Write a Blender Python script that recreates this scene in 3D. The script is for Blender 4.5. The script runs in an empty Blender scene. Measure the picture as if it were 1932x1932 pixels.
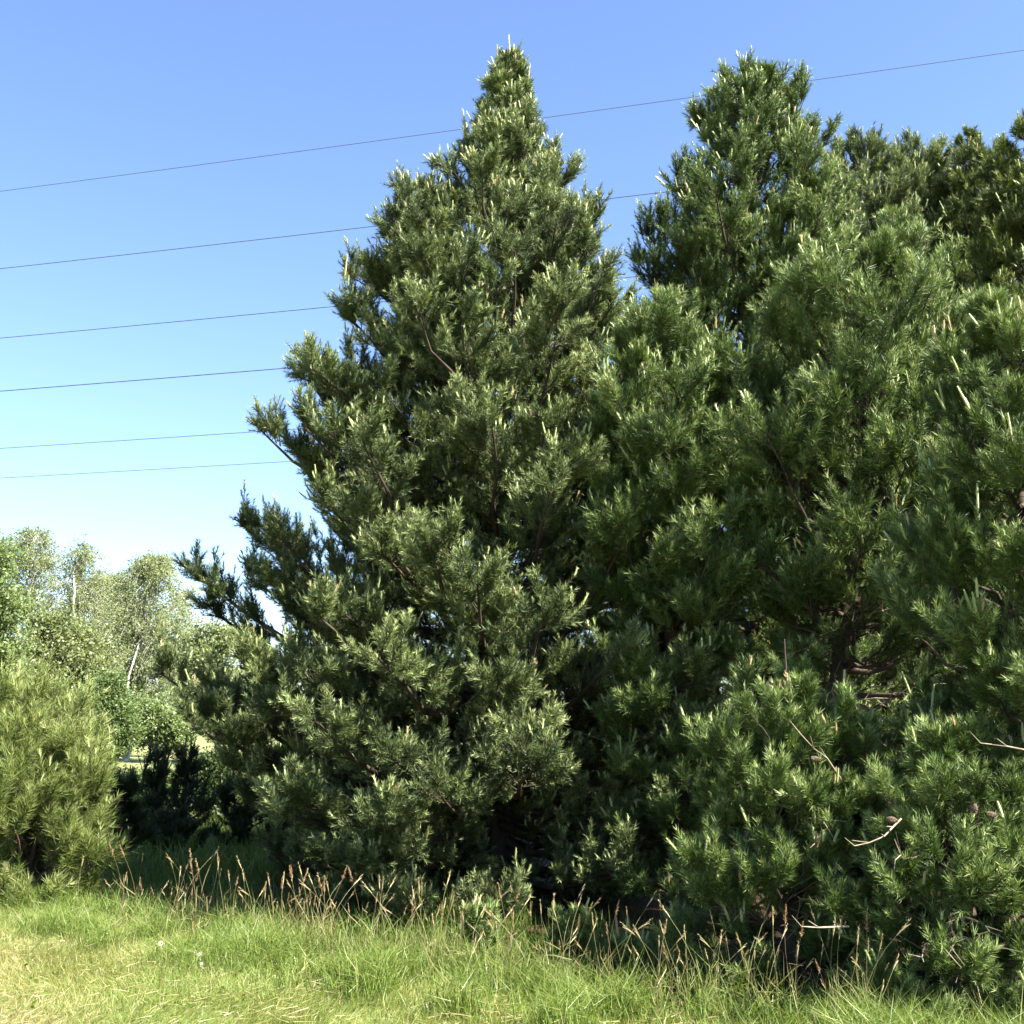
import bpy, math
import numpy as np

# ------------------------------------------------------------------ camera, sky, sun, exposure
scene = bpy.context.scene
COL = scene.collection
CAM_H = 1.6
PITCH = math.radians(10.5)
FOC = 1.07                                    # focal length in picture widths
cam_data = bpy.data.cameras.new('camera')
cam = bpy.data.objects.new('camera', cam_data)
COL.objects.link(cam)
cam_data.sensor_width = 36.0
cam_data.lens = 36.0 * FOC
cam_data.clip_start = 0.05
cam_data.clip_end = 5000.0
cam.location = (0, 0, CAM_H)
cam.rotation_euler = (math.radians(90) + PITCH, 0, 0)
scene.camera = cam

SUN_EL = math.radians(50)
SUN_AZ = math.atan2(0.84, -0.54)              # clockwise from +Y
world = bpy.data.worlds.new('World')
scene.world = world
world.use_nodes = True
wn = world.node_tree.nodes
wl = world.node_tree.links
sky = wn.new('ShaderNodeTexSky')
sky.sky_type = 'NISHITA'
sky.sun_disc = False
sky.sun_elevation = SUN_EL
sky.sun_rotation = SUN_AZ
sky.altitude = 0
sky.air_density = 1.0
sky.dust_density = 0.3
sky.ozone_density = 3.0
bg = wn['Background']
bg.inputs['Strength'].default_value = 0.053
tint = wn.new('ShaderNodeMixRGB')
tint.blend_type = 'MULTIPLY'
tint.inputs['Fac'].default_value = 1.0
tint.inputs['Color2'].default_value = (1.01, 1.03, 1.16, 1)
wl.new(sky.outputs['Color'], tint.inputs['Color1'])
wl.new(tint.outputs['Color'], bg.inputs['Color'])

sd = bpy.data.lights.new('sun', 'SUN')
sd.energy = 5.0
sd.angle = math.radians(0.5)
sd.color = (1.0, 0.95, 0.85)
sun = bpy.data.objects.new('sun', sd)
COL.objects.link(sun)
sun.location = (30, -20, 40)
sun.rotation_euler = (math.pi / 2 - SUN_EL, 0, math.pi - SUN_AZ)

scene.view_settings.view_transform = 'Standard'
scene.view_settings.look = 'None'
scene.view_settings.exposure = 2.5
scene.view_settings.gamma = 1.0
scene.render.engine = 'CYCLES'
scene.cycles.max_bounces = 6
scene.cycles.diffuse_bounces = 2
scene.cycles.glossy_bounces = 2
scene.cycles.transmission_bounces = 3

# ------------------------------------------------------------------ helpers
UP = np.array([0.0, 0.0, 1.0])

def at(px, py, depth):
    """point on the ray through photo position (px, py of a 1932 wide picture) at world y = depth"""
    xc = (px - 966) / 1932 / FOC
    yc = -(py - 966) / 1932 / FOC
    c, s = math.cos(PITCH), math.sin(PITCH)
    wy = c - s * yc
    wz = s + c * yc
    k = depth / wy
    return np.array([xc * k, depth, CAM_H + wz * k])

def ground_at(px, py):
    xc = (px - 966) / 1932 / FOC
    yc = -(py - 966) / 1932 / FOC
    c, s = math.cos(PITCH), math.sin(PITCH)
    k = -CAM_H / (s + c * yc)
    return np.array([xc * k, (c - s * yc) * k, 0.0])

def unit(v):
    return v / np.maximum(np.linalg.norm(v, axis=-1, keepdims=True), 1e-9)

def lerp(a, b, t):
    return a + (b - a) * t

def noise2(x, y, scale, seed):
    """smooth value noise in 0..1"""
    r = np.random.default_rng(seed).random((64, 64))
    x = np.asarray(x) / scale + 1000.0
    y = np.asarray(y) / scale + 1000.0
    xi, yi = np.floor(x).astype(int), np.floor(y).astype(int)
    fx, fy = x - xi, y - yi
    fx, fy = fx * fx * (3 - 2 * fx), fy * fy * (3 - 2 * fy)
    g = lambda a, b: r[a % 64, b % 64]
    return lerp(lerp(g(xi, yi), g(xi + 1, yi), fx), lerp(g(xi, yi + 1), g(xi + 1, yi + 1), fx), fy)

class Soup:
    """collects batches of triangles and quads and links them as ONE mesh object"""
    def __init__(self):
        self.v, self.f, self.t, self.n = [], [], [], 0

    def add(self, verts, faces, tone=0.5):
        verts = np.asarray(verts, dtype=np.float32).reshape(-1, 3)
        faces = np.asarray(faces, dtype=np.int32)
        if len(faces) == 0:
            return
        self.v.append(verts)
        self.f.append(faces + self.n)
        self.t.append(np.broadcast_to(np.asarray(tone, dtype=np.float32), (len(faces),)))
        self.n += len(verts)

    def blades(self, base, d, length, width, rng, tone, bend=None):
        """thin pointed triangles from base along d"""
        n = len(base)
        if n == 0:
            return
        side = unit(np.cross(d, rng.normal(size=(n, 3))))
        w = (np.broadcast_to(width, (n,)) * 0.5)[:, None]
        L = np.broadcast_to(length, (n,))[:, None]
        v = np.empty((n, 3, 3), dtype=np.float32)
        v[:, 0] = base - side * w
        v[:, 1] = base + side * w
        v[:, 2] = base + d * L
        self.add(v, np.arange(3 * n).reshape(n, 3), tone)

    def bent_blades(self, base, d, droop, length, width, rng, tone):
        """grass blades: a quad and a tip triangle, bending over"""
        n = len(base)
        side = unit(np.cross(d, rng.normal(size=(n, 3))))
        w = (np.broadcast_to(width, (n,)) * 0.5)[:, None]
        L = np.broadcast_to(length, (n,))[:, None]
        mid = base + d * L * 0.55
        tip = mid + unit(d + droop) * L * 0.5
        v = np.empty((n, 5, 3), dtype=np.float32)
        v[:, 0], v[:, 1] = base - side * w, base + side * w
        v[:, 2], v[:, 3] = mid + side * w * 0.8, mid - side * w * 0.8
        v[:, 4] = tip
        i = np.arange(n)[:, None] * 5
        f = np.concatenate([i + [[0, 1, 2]], i + [[0, 2, 3]], i + [[3, 2, 4]]])
        t = np.broadcast_to(np.asarray(tone, dtype=np.float32), (n,))
        self.add(v, f, np.concatenate([t, t, t]))

    def leaves(self, c, size, rng, tone, normal=None, aspect=0.6):
        """leaf shaped quads (rhombs)"""
        n = len(c)
        if n == 0:
            return
        nn = unit(rng.normal(size=(n, 3)) + (0 if normal is None else normal))
        a = unit(np.cross(nn, rng.normal(size=(n, 3))))
        b = np.cross(nn, a)
        s = np.broadcast_to(size, (n,))[:, None] * 0.5
        v = np.empty((n, 4, 3), dtype=np.float32)
        v[:, 0], v[:, 2] = c - a * s, c + a * s
        v[:, 1], v[:, 3] = c + b * s * aspect - a * s * 0.15, c - b * s * aspect - a * s * 0.15
        self.add(v, np.arange(4 * n).reshape(n, 4), tone)

    def tubes(self, P, R, sides=5, tone=0.5):
        """P (N,K,3) paths, R (N,K) radii"""
        P = np.asarray(P, dtype=float)
        N, K = P.shape[:2]
        if N == 0:
            return
        R = np.broadcast_to(R, (N, K))
        T = np.empty_like(P)
        T[:, 1:-1] = P[:, 2:] - P[:, :-2]
        T[:, 0] = P[:, 1] - P[:, 0]
        T[:, -1] = P[:, -1] - P[:, -2]
        T = unit(T)
        ax = np.array([0.31, 0.9, 0.29])
        X = unit(np.cross(T, ax))
        Y = np.cross(T, X)
        a = np.arange(sides) / sides * 2 * math.pi
        v = P[:, :, None] + R[:, :, None, None] * (X[:, :, None] * np.cos(a)[:, None] + Y[:, :, None] * np.sin(a)[:, None])
        idx = np.arange(N * K * sides).reshape(N, K, sides)
        i0, i1 = idx[:, :-1], idx[:, 1:]
        f = np.stack([i0, np.roll(i0, -1, 2), np.roll(i1, -1, 2), i1], -1).reshape(-1, 4)
        t = np.broadcast_to(np.asarray(tone, dtype=np.float32).reshape(-1, 1), (N, (K - 1) * sides)).reshape(-1) if np.ndim(tone) else tone
        self.add(v, f, t)

    def build(self, name, mat, parent=None, origin=(0, 0, 0), smooth=False):
        me = bpy.data.meshes.new(name)
        V = np.concatenate(self.v) - np.asarray(origin, dtype=np.float32)
        me.vertices.add(len(V))
        me.vertices.foreach_set('co', V.astype(np.float32).ravel())
        tot = np.concatenate([np.full(len(f), f.shape[1], dtype=np.int32) for f in self.f])
        loops = np.concatenate([f.ravel() for f in self.f]).astype(np.int32)
        me.loops.add(len(loops))
        me.loops.foreach_set('vertex_index', loops)
        me.polygons.add(len(tot))
        me.polygons.foreach_set('loop_start', np.concatenate([[0], np.cumsum(tot)[:-1]]).astype(np.int32))
        me.update(calc_edges=True)
        at_ = me.attributes.new('tone', 'FLOAT', 'FACE')
        at_.data.foreach_set('value', np.concatenate(self.t).astype(np.float32))
        me.polygons.foreach_set('use_smooth', np.full(len(tot), smooth))
        me.materials.append(mat)
        o = bpy.data.objects.new(name, me)
        COL.objects.link(o)
        if parent is not None:
            o.parent = parent
        else:
            o.location = origin
        return o

def tag(o, label=None, cat=None, group=None, kind=None):
    if label: o['label'] = label
    if cat: o['category'] = cat
    if group: o['group'] = group
    if kind: o['kind'] = kind
    return o

def empty(name, loc, label, cat, group=None):
    o = bpy.data.objects.new(name, None)
    o.empty_display_size = 0.2
    COL.objects.link(o)
    o.location = loc
    return tag(o, label, cat, group)

# ------------------------------------------------------------------ materials
ALBEDO = 0.77

def ramp(nt, stops):
    r = nt.nodes.new('ShaderNodeValToRGB')
    el = r.color_ramp.elements
    while len(el) < len(stops):
        el.new(0.5)
    for e, (p, c) in zip(el, stops):
        e.position = p
        e.color = (c[0] * ALBEDO, c[1] * ALBEDO, c[2] * ALBEDO, 1)
    return r

def leaf_material(name, stops, trans=0.3, rough=0.5, spec=0.4, tint=1.0):
    m = bpy.data.materials.new(name)
    m.use_nodes = True
    nt = m.node_tree
    p = nt.nodes['Principled BSDF']
    out = nt.nodes['Material Output']
    a = nt.nodes.new('ShaderNodeAttribute')
    a.attribute_name = 'tone'
    r = ramp(nt, stops)
    nt.links.new(a.outputs['Fac'], r.inputs['Fac'])
    nt.links.new(r.outputs['Color'], p.inputs['Base Color'])
    p.inputs['Roughness'].default_value = rough
    p.inputs['Specular IOR Level'].default_value = spec
    t = nt.nodes.new('ShaderNodeBsdfTranslucent')
    mul = nt.nodes.new('ShaderNodeMixRGB')
    mul.blend_type = 'MULTIPLY'
    mul.inputs['Fac'].default_value = 1
    mul.inputs['Color2'].default_value = (1.25 * tint, 1.3 * tint, 0.6 * tint, 1)
    nt.links.new(r.outputs['Color'], mul.inputs['Color1'])
    nt.links.new(mul.outputs['Color'], t.inputs['Color'])
    mx = nt.nodes.new('ShaderNodeMixShader')
    mx.inputs['Fac'].default_value = trans
    nt.links.new(p.outputs['BSDF'], mx.inputs[1])
    nt.links.new(t.outputs['BSDF'], mx.inputs[2])
    nt.links.new(mx.outputs['Shader'], out.inputs['Surface'])
    return m

def bark_material(name, c1, c2, scale=6.0, stretch=0.25):
    m = bpy.data.materials.new(name)
    m.use_nodes = True
    nt = m.node_tree
    p = nt.nodes['Principled BSDF']
    tc = nt.nodes.new('ShaderNodeTexCoord')
    mp = nt.nodes.new('ShaderNodeMapping')
    mp.inputs['Scale'].default_value = (1, 1, stretch)
    nz = nt.nodes.new('ShaderNodeTexNoise')
    nz.inputs['Scale'].default_value = scale
    nz.inputs['Detail'].default_value = 6
    r = ramp(nt, [(0.35, c1), (0.65, c2)])
    b = nt.nodes.new('ShaderNodeBump')
    b.inputs['Strength'].default_value = 0.6
    b.inputs['Distance'].default_value = 0.02
    nt.links.new(tc.outputs['Object'], mp.inputs['Vector'])
    nt.links.new(mp.outputs['Vector'], nz.inputs['Vector'])
    nt.links.new(nz.outputs['Fac'], r.inputs['Fac'])
    nt.links.new(r.outputs['Color'], p.inputs['Base Color'])
    nt.links.new(nz.outputs['Fac'], b.inputs['Height'])
    nt.links.new(b.outputs['Normal'], p.inputs['Normal'])
    p.inputs['Roughness'].default_value = 0.85
    p.inputs['Specular IOR Level'].default_value = 0.2
    return m

PALE = [(0.74, (0.46, 0.51, 0.22)), (0.86, (0.56, 0.57, 0.32)), (1.0, (0.48, 0.29, 0.14))]
NEEDLE = dict(trans=0.12, rough=0.5, spec=0.3)
M_GREY = leaf_material('grey_green_needles', [(0.0, (0.026, 0.044, 0.014)), (0.28, (0.105, 0.148, 0.048)), (0.6, (0.325, 0.39, 0.157))] + PALE, **NEEDLE)
M_GREEN = leaf_material('fresh_green_needles', [(0.0, (0.026, 0.052, 0.012)), (0.28, (0.094, 0.152, 0.032)), (0.6, (0.28, 0.365, 0.12))] + PALE, **NEEDLE)
M_OLIVE = leaf_material('olive_needles', [(0.0, (0.028, 0.046, 0.008)), (0.28, (0.090, 0.130, 0.018)), (0.6, (0.22, 0.27, 0.06))] + PALE, **NEEDLE)
M_SOFT = leaf_material('soft_yellow_green_needles', [(0.0, (0.08, 0.115, 0.024)), (0.28, (0.175, 0.225, 0.058)), (0.6, (0.31, 0.355, 0.125))] + PALE, trans=0.25, spec=0.25)
M_SHADE_NEEDLE = leaf_material('shade_toned_needles', [(0.0, (0.020, 0.038, 0.014)), (0.35, (0.036, 0.060, 0.020)), (0.6, (0.06, 0.085, 0.03)), (0.75, (0.07, 0.05, 0.03)), (1.0, (0.12, 0.07, 0.04))])  # needle and candle colours darkened to imitate shade in the gap
M_BIRCH = leaf_material('hazed_birch_leaves', [(0.0, (0.16, 0.20, 0.08)), (0.5, (0.25, 0.295, 0.135)), (1.0, (0.35, 0.39, 0.21))], trans=0.45)  # leaf colour paled and greyed to stand in for haze
M_LIME = leaf_material('hazed_lime_leaves', [(0.0, (0.145, 0.20, 0.075)), (0.5, (0.215, 0.28, 0.11)), (1.0, (0.30, 0.37, 0.165))], trans=0.45)  # desaturated leaf colour gives an impression of haze
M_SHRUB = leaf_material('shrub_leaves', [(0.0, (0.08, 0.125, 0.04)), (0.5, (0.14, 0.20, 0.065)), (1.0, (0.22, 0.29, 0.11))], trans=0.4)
M_SHADE_SHRUB = leaf_material('shade_toned_shrub_leaves', [(0.0, (0.020, 0.036, 0.007)), (0.5, (0.036, 0.062, 0.011)), (1.0, (0.08, 0.13, 0.022))], trans=0.3)  # leaf colour darkened to stand in for tree shade in the gap
M_GRASS = leaf_material('grass_blades', [(0.0, (0.10, 0.165, 0.025)), (0.35, (0.185, 0.255, 0.053)), (0.62, (0.28, 0.315, 0.09)), (0.8, (0.38, 0.345, 0.15)), (1.0, (0.48, 0.40, 0.22))], trans=0.35, rough=0.45)
M_STALK = leaf_material('grass_stalk', [(0.0, (0.16, 0.20, 0.05)), (0.5, (0.27, 0.24, 0.10)), (1.0, (0.19, 0.10, 0.05))], trans=0.25)
M_HEAD = leaf_material('grass_seed_head', [(0.0, (0.42, 0.40, 0.20)), (0.5, (0.46, 0.34, 0.19)), (1.0, (0.30, 0.15, 0.085))], trans=0.3)
M_BARK = bark_material('pine_bark', (0.030, 0.023, 0.018), (0.10, 0.072, 0.050))
M_TWIG = bark_material('dead_wood', (0.18, 0.145, 0.10), (0.36, 0.30, 0.22), 12)
M_BIRCHBARK = bark_material('birch_bark', (0.20, 0.18, 0.15), (0.72, 0.70, 0.64), 5, 1.5)
M_CONE = bark_material('pine_cone', (0.07, 0.046, 0.031), (0.17, 0.118, 0.08), 40, 1)
M_PETAL = leaf_material('white_petals', [(0, (0.8, 0.8, 0.76)), (1, (0.8, 0.8, 0.76))], trans=0.3)
M_DISC = leaf_material('yellow_disc', [(0, (0.7, 0.45, 0.03)), (1, (0.7, 0.45, 0.03))], trans=0.0)
M_WIRE = bpy.data.materials.new('weathered_cable')
M_WIRE.use_nodes = True
M_WIRE.node_tree.nodes['Principled BSDF'].inputs['Base Color'].default_value = (0.05, 0.05, 0.06, 1)
M_WIRE.node_tree.nodes['Principled BSDF'].inputs['Roughness'].default_value = 0.6

# ------------------------------------------------------------------ ground
# the lawn ends on a line that comes nearer to the right; behind it lies pine litter
E0, E1 = ground_at(120, 1745), ground_at(1640, 2000)
ED = unit((E1 - E0)[:2])
EN = np.array([-ED[1], ED[0]])                # points to the trees
EDGE_C = float(E0[:2] @ EN)

def edge_dist(x, y):
    """signed distance behind the lawn edge (positive under the trees)"""
    return x * EN[0] + y * EN[1] - EDGE_C

def make_ground():
    s = Soup()
    S = 1500.0
    s.add([(-S, -S, 0), (S, -S, 0), (S, S, 0), (-S, S, 0)], [(0, 1, 2, 3)])
    m = bpy.data.materials.new('ground_soil_and_turf')
    m.use_nodes = True
    nt = m.node_tree
    p = nt.nodes['Principled BSDF']
    tc = nt.nodes.new('ShaderNodeTexCoord')
    nz = nt.nodes.new('ShaderNodeTexNoise')
    nz.inputs['Scale'].default_value = 0.9
    nz.inputs['Detail'].default_value = 8
    fine = nt.nodes.new('ShaderNodeTexNoise')
    fine.inputs['Scale'].default_value = 45
    fine.inputs['Detail'].default_value = 5
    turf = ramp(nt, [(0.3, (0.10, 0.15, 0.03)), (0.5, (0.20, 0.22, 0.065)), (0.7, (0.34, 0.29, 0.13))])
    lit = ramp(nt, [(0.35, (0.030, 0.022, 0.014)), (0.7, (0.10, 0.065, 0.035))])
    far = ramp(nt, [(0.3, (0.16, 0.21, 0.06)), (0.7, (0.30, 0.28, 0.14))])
    mixn = nt.nodes.new('ShaderNodeMath'); mixn.operation = 'ADD'
    half = nt.nodes.new('ShaderNodeMath'); half.operation = 'MULTIPLY_ADD'
    half.inputs[1].default_value = 0.5; half.inputs[2].default_value = -0.25
    nt.links.new(tc.outputs['Object'], nz.inputs['Vector'])
    nt.links.new(tc.outputs['Object'], fine.inputs['Vector'])
    nt.links.new(fine.outputs['Fac'], half.inputs[0])
    nt.links.new(nz.outputs['Fac'], mixn.inputs[0])
    nt.links.new(half.outputs['Value'], mixn.inputs[1])
    for r in (turf, lit, far):
        nt.links.new(mixn.outputs['Value'], r.inputs['Fac'])
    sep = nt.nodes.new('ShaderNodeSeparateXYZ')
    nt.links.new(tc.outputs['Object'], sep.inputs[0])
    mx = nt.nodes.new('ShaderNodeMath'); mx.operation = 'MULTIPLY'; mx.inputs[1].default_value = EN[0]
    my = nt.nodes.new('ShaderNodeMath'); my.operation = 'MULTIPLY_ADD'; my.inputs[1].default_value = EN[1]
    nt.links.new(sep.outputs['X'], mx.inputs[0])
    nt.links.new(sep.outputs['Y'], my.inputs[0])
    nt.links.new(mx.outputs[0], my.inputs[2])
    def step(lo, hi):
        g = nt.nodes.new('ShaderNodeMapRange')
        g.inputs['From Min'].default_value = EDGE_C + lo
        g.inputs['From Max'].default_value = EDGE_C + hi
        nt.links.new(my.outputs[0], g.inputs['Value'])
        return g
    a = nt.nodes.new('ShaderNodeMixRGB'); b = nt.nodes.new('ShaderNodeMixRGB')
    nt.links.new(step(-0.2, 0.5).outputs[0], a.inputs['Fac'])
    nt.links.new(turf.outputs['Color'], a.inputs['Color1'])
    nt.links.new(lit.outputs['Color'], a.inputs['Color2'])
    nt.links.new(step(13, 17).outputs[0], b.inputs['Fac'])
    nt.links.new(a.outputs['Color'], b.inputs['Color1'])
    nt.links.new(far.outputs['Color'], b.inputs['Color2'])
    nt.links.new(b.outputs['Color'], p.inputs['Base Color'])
    p.inputs['Roughness'].default_value = 0.95
    p.inputs['Specular IOR Level'].default_value = 0.1
    bu = nt.nodes.new('ShaderNodeBump')
    bu.inputs['Distance'].default_value = 0.03
    nt.links.new(fine.outputs['Fac'], bu.inputs['Height'])
    nt.links.new(bu.outputs['Normal'], p.inputs['Normal'])
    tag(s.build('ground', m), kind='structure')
make_ground()

# ------------------------------------------------------------------ pines
def pine(label, depth, outline, seed, mat, trunk_px=None, apex=None, group=None, category='pine tree',
         needle=0.075, nwidth=0.0056, nper=42, shoot=(0.11, 0.22), whorl=0.34, per_whorl=(6, 8), spray=0.72,
         sec_density=9.5, shoots_per=14, candle=0.55, candle_len=(0.03, 0.12), upb=0.45, pale_end=0.40, front=0.0, leaders=(), extra=(), crown_base=0.25,
         pale_tip=1.0, lift=1.0, dead=0, name='pine_tree', kids=None):
    """a pine grown from trunk, whorled limbs, side branches, needle shoots and upright candles.
    outline: rows (py, left px, right px) of the crown read at the trunk's own distance."""
    rng = np.random.default_rng(seed)
    rows = sorted(outline, key=lambda r: -r[0])
    zs = np.array([at(966, r[0], depth)[2] for r in rows])
    xl = np.array([at(r[1], r[0], depth)[0] for r in rows])
    xr = np.array([at(r[2], r[0], depth)[0] for r in rows])
    H = float(zs[-1])
    bx = at(trunk_px if trunk_px is not None else (rows[-1][1] + rows[-1][2]) / 2, 1500, depth)[0]
    tx = (xl[-1] + xr[-1]) / 2
    base = np.array([bx, depth, 0.0])
    axis_x = lambda z: bx + (tx - bx) * np.clip(z / H, 0, 1) ** 1.3
    def radius(z, az):
        rl = np.maximum(axis_x(z) - np.interp(z, zs, xl), 0.05)
        rr = np.maximum(np.interp(z, zs, xr) - axis_x(z), 0.05)
        c = np.cos(az)
        return rl * (1 - c) / 2 + rr * (1 + c) / 2
    # --- limbs: (tip height, azimuth)
    tz, az = [], []
    z = min(crown_base + 0.1, H * 0.35)
    ph = rng.random() * 6.28
    while z < max(H - 0.25, 0.85 * H):
        f = z / H
        n = int(round(lerp(per_whorl[1], per_whorl[0], f))) + rng.integers(0, 2)
        ph += 0.8 + rng.random()
        for k in range(n):
            tz.append(z + rng.normal() * whorl * 0.3)
            az.append(ph + k * 6.2832 / n + rng.normal() * 0.22)
        z += whorl * lerp(1.0, 0.62, f) * (0.85 + 0.3 * rng.random())
    tz = np.clip(np.array(tz), min(crown_base, 0.14), H - 0.12) if crown_base < 1 else np.clip(np.array(tz), crown_base, H - 0.12)
    az = np.array(az)
    f = tz / H
    r = radius(tz, az) * np.where(rng.random(len(tz)) < 0.30, rng.uniform(0.62, 0.85, len(tz)), rng.uniform(0.85, 1.03, len(tz)))
    r = r - np.minimum(0.20 if needle < 0.067 else 0.08, 0.30 * r)
    low = f < 0.3
    r[low] = np.maximum(r[low], 0.85 * radius(tz[low], az[low]) - 0.15)
    r *= 1 + front * np.maximum(-np.sin(az), 0)
    r = np.maximum(r, 0.10)
    el = lerp(-0.02, 0.95, f ** 1.1) * lift + rng.normal(size=len(tz)) * 0.10
    for (ex, ey) in extra:                                   # branches that reach out of the crown
        p = at(ex, ey, depth)
        tz = np.append(tz, p[2]); az = np.append(az, math.pi if p[0] < axis_x(p[2]) else 0.0)
        az[-1] += rng.normal() * 0.15
        r = np.append(r, abs(p[0] - axis_x(p[2])))
        el = np.append(el, 0.45)
    n = len(tz)
    za = np.maximum(tz - r * np.tan(el), 0.12 * H * rng.random(n) * (tz / H) + 0.1)
    za = np.minimum(za, H - 0.15)
    D = np.stack([np.cos(az), np.sin(az), np.zeros(n)], 1)
    A = np.stack([axis_x(za), np.full(n, depth), za], 1)
    tipx = np.stack([axis_x(tz), np.full(n, depth), tz], 1) + D * r[:, None]
    V = tipx - A
    Lr = np.linalg.norm(V, axis=1)
    sag = np.minimum(0.16 * Lr, 0.35)
    def limb(i, t):
        return A[i] + V[i] * t[:, None] - UP * (sag[i] * 4 * t * (1 - t) * 0.6)[:, None]
    def limb_tan(i, t):
        return unit(V[i] - UP * (sag[i] * 4 * (1 - 2 * t) * 0.6)[:, None])
    wood = Soup()
    K = 7
    tt = np.linspace(0, 1, K)
    P = A[:, None] + V[:, None] * tt[None, :, None] - UP * (sag[:, None] * 4 * tt * (1 - tt) * 0.6)[:, :, None]
    P[:, 1:-1] += rng.normal(size=(n, K - 2, 3)) * 0.025
    wood.tubes(P, (0.010 + 0.016 * np.minimum(Lr, 3.0))[:, None] * (1 - 0.85 * tt)[None], 5)
    # --- side branches
    back = np.where(np.sin(az) > 0.35, 0.6, 1.0)             # the far side of a crown is thinner
    ns = np.maximum((Lr * sec_density * back + rng.random(n)).astype(int), 3)
    li = np.repeat(np.arange(n), ns)
    m = len(li)
    t = 1 - (1 - 0.25) * rng.random(m) ** 1.4
    tg = limb_tan(li, t)
    side = unit(np.cross(tg, UP))
    uu = np.cross(side, tg)
    sg = np.where(rng.random(m) < 0.5, -1.0, 1.0)
    phi = rng.uniform(0.5, 1.15, m)
    psi = rng.uniform(-0.35, 1.25, m)
    d2 = unit(tg * np.cos(phi)[:, None] + (side * (sg * np.cos(psi))[:, None] + uu * np.sin(psi)[:, None]) * np.sin(phi)[:, None])
    L2 = np.minimum(spray, 0.14 + 0.42 * Lr[li]) * lerp(0.40, 1.0, np.minimum(1.0, (1 - t) * 1.8)) * rng.uniform(0.5, 1.05, m) * np.minimum(1.0, 0.4 + 0.7 * Lr[li])
    B2 = limb(li, t)
    u3 = np.linspace(0, 1, 4)
    wood.tubes(B2[:, None] + d2[:, None] * (L2[:, None] * u3)[:, :, None] + UP * (0.22 * L2[:, None] * u3 ** 2)[:, :, None],
               (0.004 + 0.006 * L2)[:, None] * (1 - 0.7 * u3)[None], 3)
    # --- shoots
    k = shoots_per
    si = np.repeat(np.arange(m), k)
    q = len(si)
    u = np.where(rng.random(q) < 0.14, rng.uniform(0.1, 0.6, q), 1 - np.minimum(0.8, 0.24 / L2[si]) * rng.random(q))
    u[::k] = 1.0
    tg2 = unit(d2[si] + UP * (0.44 * u)[:, None])
    rad = unit(np.cross(tg2, rng.normal(size=(q, 3))))
    ph2 = rng.uniform(0.2, 1.05, q)
    ph2[::k] *= 0.3
    d3 = unit(tg2 * np.cos(ph2)[:, None] + rad * np.sin(ph2)[:, None] + UP * upb)
    B3 = B2[si] + d2[si] * (L2[si] * u)[:, None] + UP * (0.22 * L2[si] * u * u)[:, None]
    L3 = rng.uniform(shoot[0], shoot[1], q) * np.minimum(1.0, 0.45 + 0.7 * Lr[li][si])
    wood.tubes(np.stack([B3, B3 + d3 * L3[:, None]], 1), np.array([[0.0035, 0.002]]), 3)
    # --- needles
    limb_tone = rng.uniform(-0.10, 0.10, n)
    spray_tone = rng.normal(size=m) * 0.07
    sh_tone = 0.24 + limb_tone[li][si] + spray_tone[si] + rng.normal(size=q) * 0.06
    crown = Soup()
    ni = np.repeat(np.arange(q), nper)
    N = len(ni)
    w = rng.random(N)
    ax = d3[ni]
    rr = unit(np.cross(ax, rng.normal(size=(N, 3))))
    th = rng.uniform(0.5, 1.2, N) * lerp(1.2, 0.65, w)
    dn = unit(ax * np.cos(th)[:, None] + rr * np.sin(th)[:, None] + UP * 0.08)
    bn = B3[ni] + ax * (L3[ni] * (0.05 + 0.95 * w))[:, None]
    ln = needle * rng.uniform(0.7, 1.15, N) * lerp(1.0, 0.8, w)
    tn = np.clip(sh_tone[ni] + rng.normal(size=N) * 0.06 + (pale_end * np.where(u > 0.72, rng.uniform(0.25, 1.15, q), 0.1))[ni] * w ** 2, 0.0, 0.74)
    crown.blades(bn, dn, ln, nwidth, rng, tn)
    # --- candles (this spring's pale shoots) on the tips that grow upwards
    bears = rng.random(m) < candle                           # whole sprays bear candles, others none
    vigour = rng.random(m)
    up_ok = (d3[:, 2] > 0.3) & (u > 0.75) & bears[si]
    cs = np.where(up_ok & (rng.random(q) < 0.42))[0]
    if len(cs):
        c0 = B3[cs] + d3[cs] * L3[cs][:, None]
        cd = unit(d3[cs] * 0.9 + UP * 0.6 + rng.normal(size=(len(cs), 3)) * 0.14)
        cl = lerp(candle_len[0], candle_len[1], vigour[si[cs]] ** 1.5) * rng.uniform(0.6, 1.2, len(cs))
        ct = np.where(rng.random(len(cs)) < 0.10, 0.97, rng.uniform(0.62, 0.82, len(cs))) * pale_tip
        v0 = c0[:, None] + cd[:, None] * (cl[:, None] * np.array([0.0, 0.6, 1.0]))[:, :, None]
        crown.tubes(v0, np.array([[0.006, 0.007, 0.004]]), 4, np.repeat(ct, 1))
        ci = np.repeat(np.arange(len(cs)), 18)
        w = rng.random(len(ci))
        rr = unit(np.cross(cd[ci], rng.normal(size=(len(ci), 3))))
        dn = unit(cd[ci] + rr * rng.uniform(0.25, 0.7, len(ci))[:, None])
        crown.blades(c0[ci] + cd[ci] * (cl[ci] * w * 0.8)[:, None], dn, needle * 0.5 * rng.uniform(0.7, 1.3, len(ci)), nwidth * 1.1, rng,
                     np.clip(ct[ci] - 0.10 + rng.normal(size=len(ci)) * 0.05, 0.5, 1))
    root = empty(name, base, label, category, group)
    tr = Soup()
    kk = 14
    zt = np.linspace(-0.1, H - 0.05, kk)
    TP = np.stack([axis_x(zt) + np.where(zt < H - 0.3, rng.normal(size=kk) * 0.015, 0), np.full(kk, depth) + rng.normal(size=kk) * 0.015, zt], 1)
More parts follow.
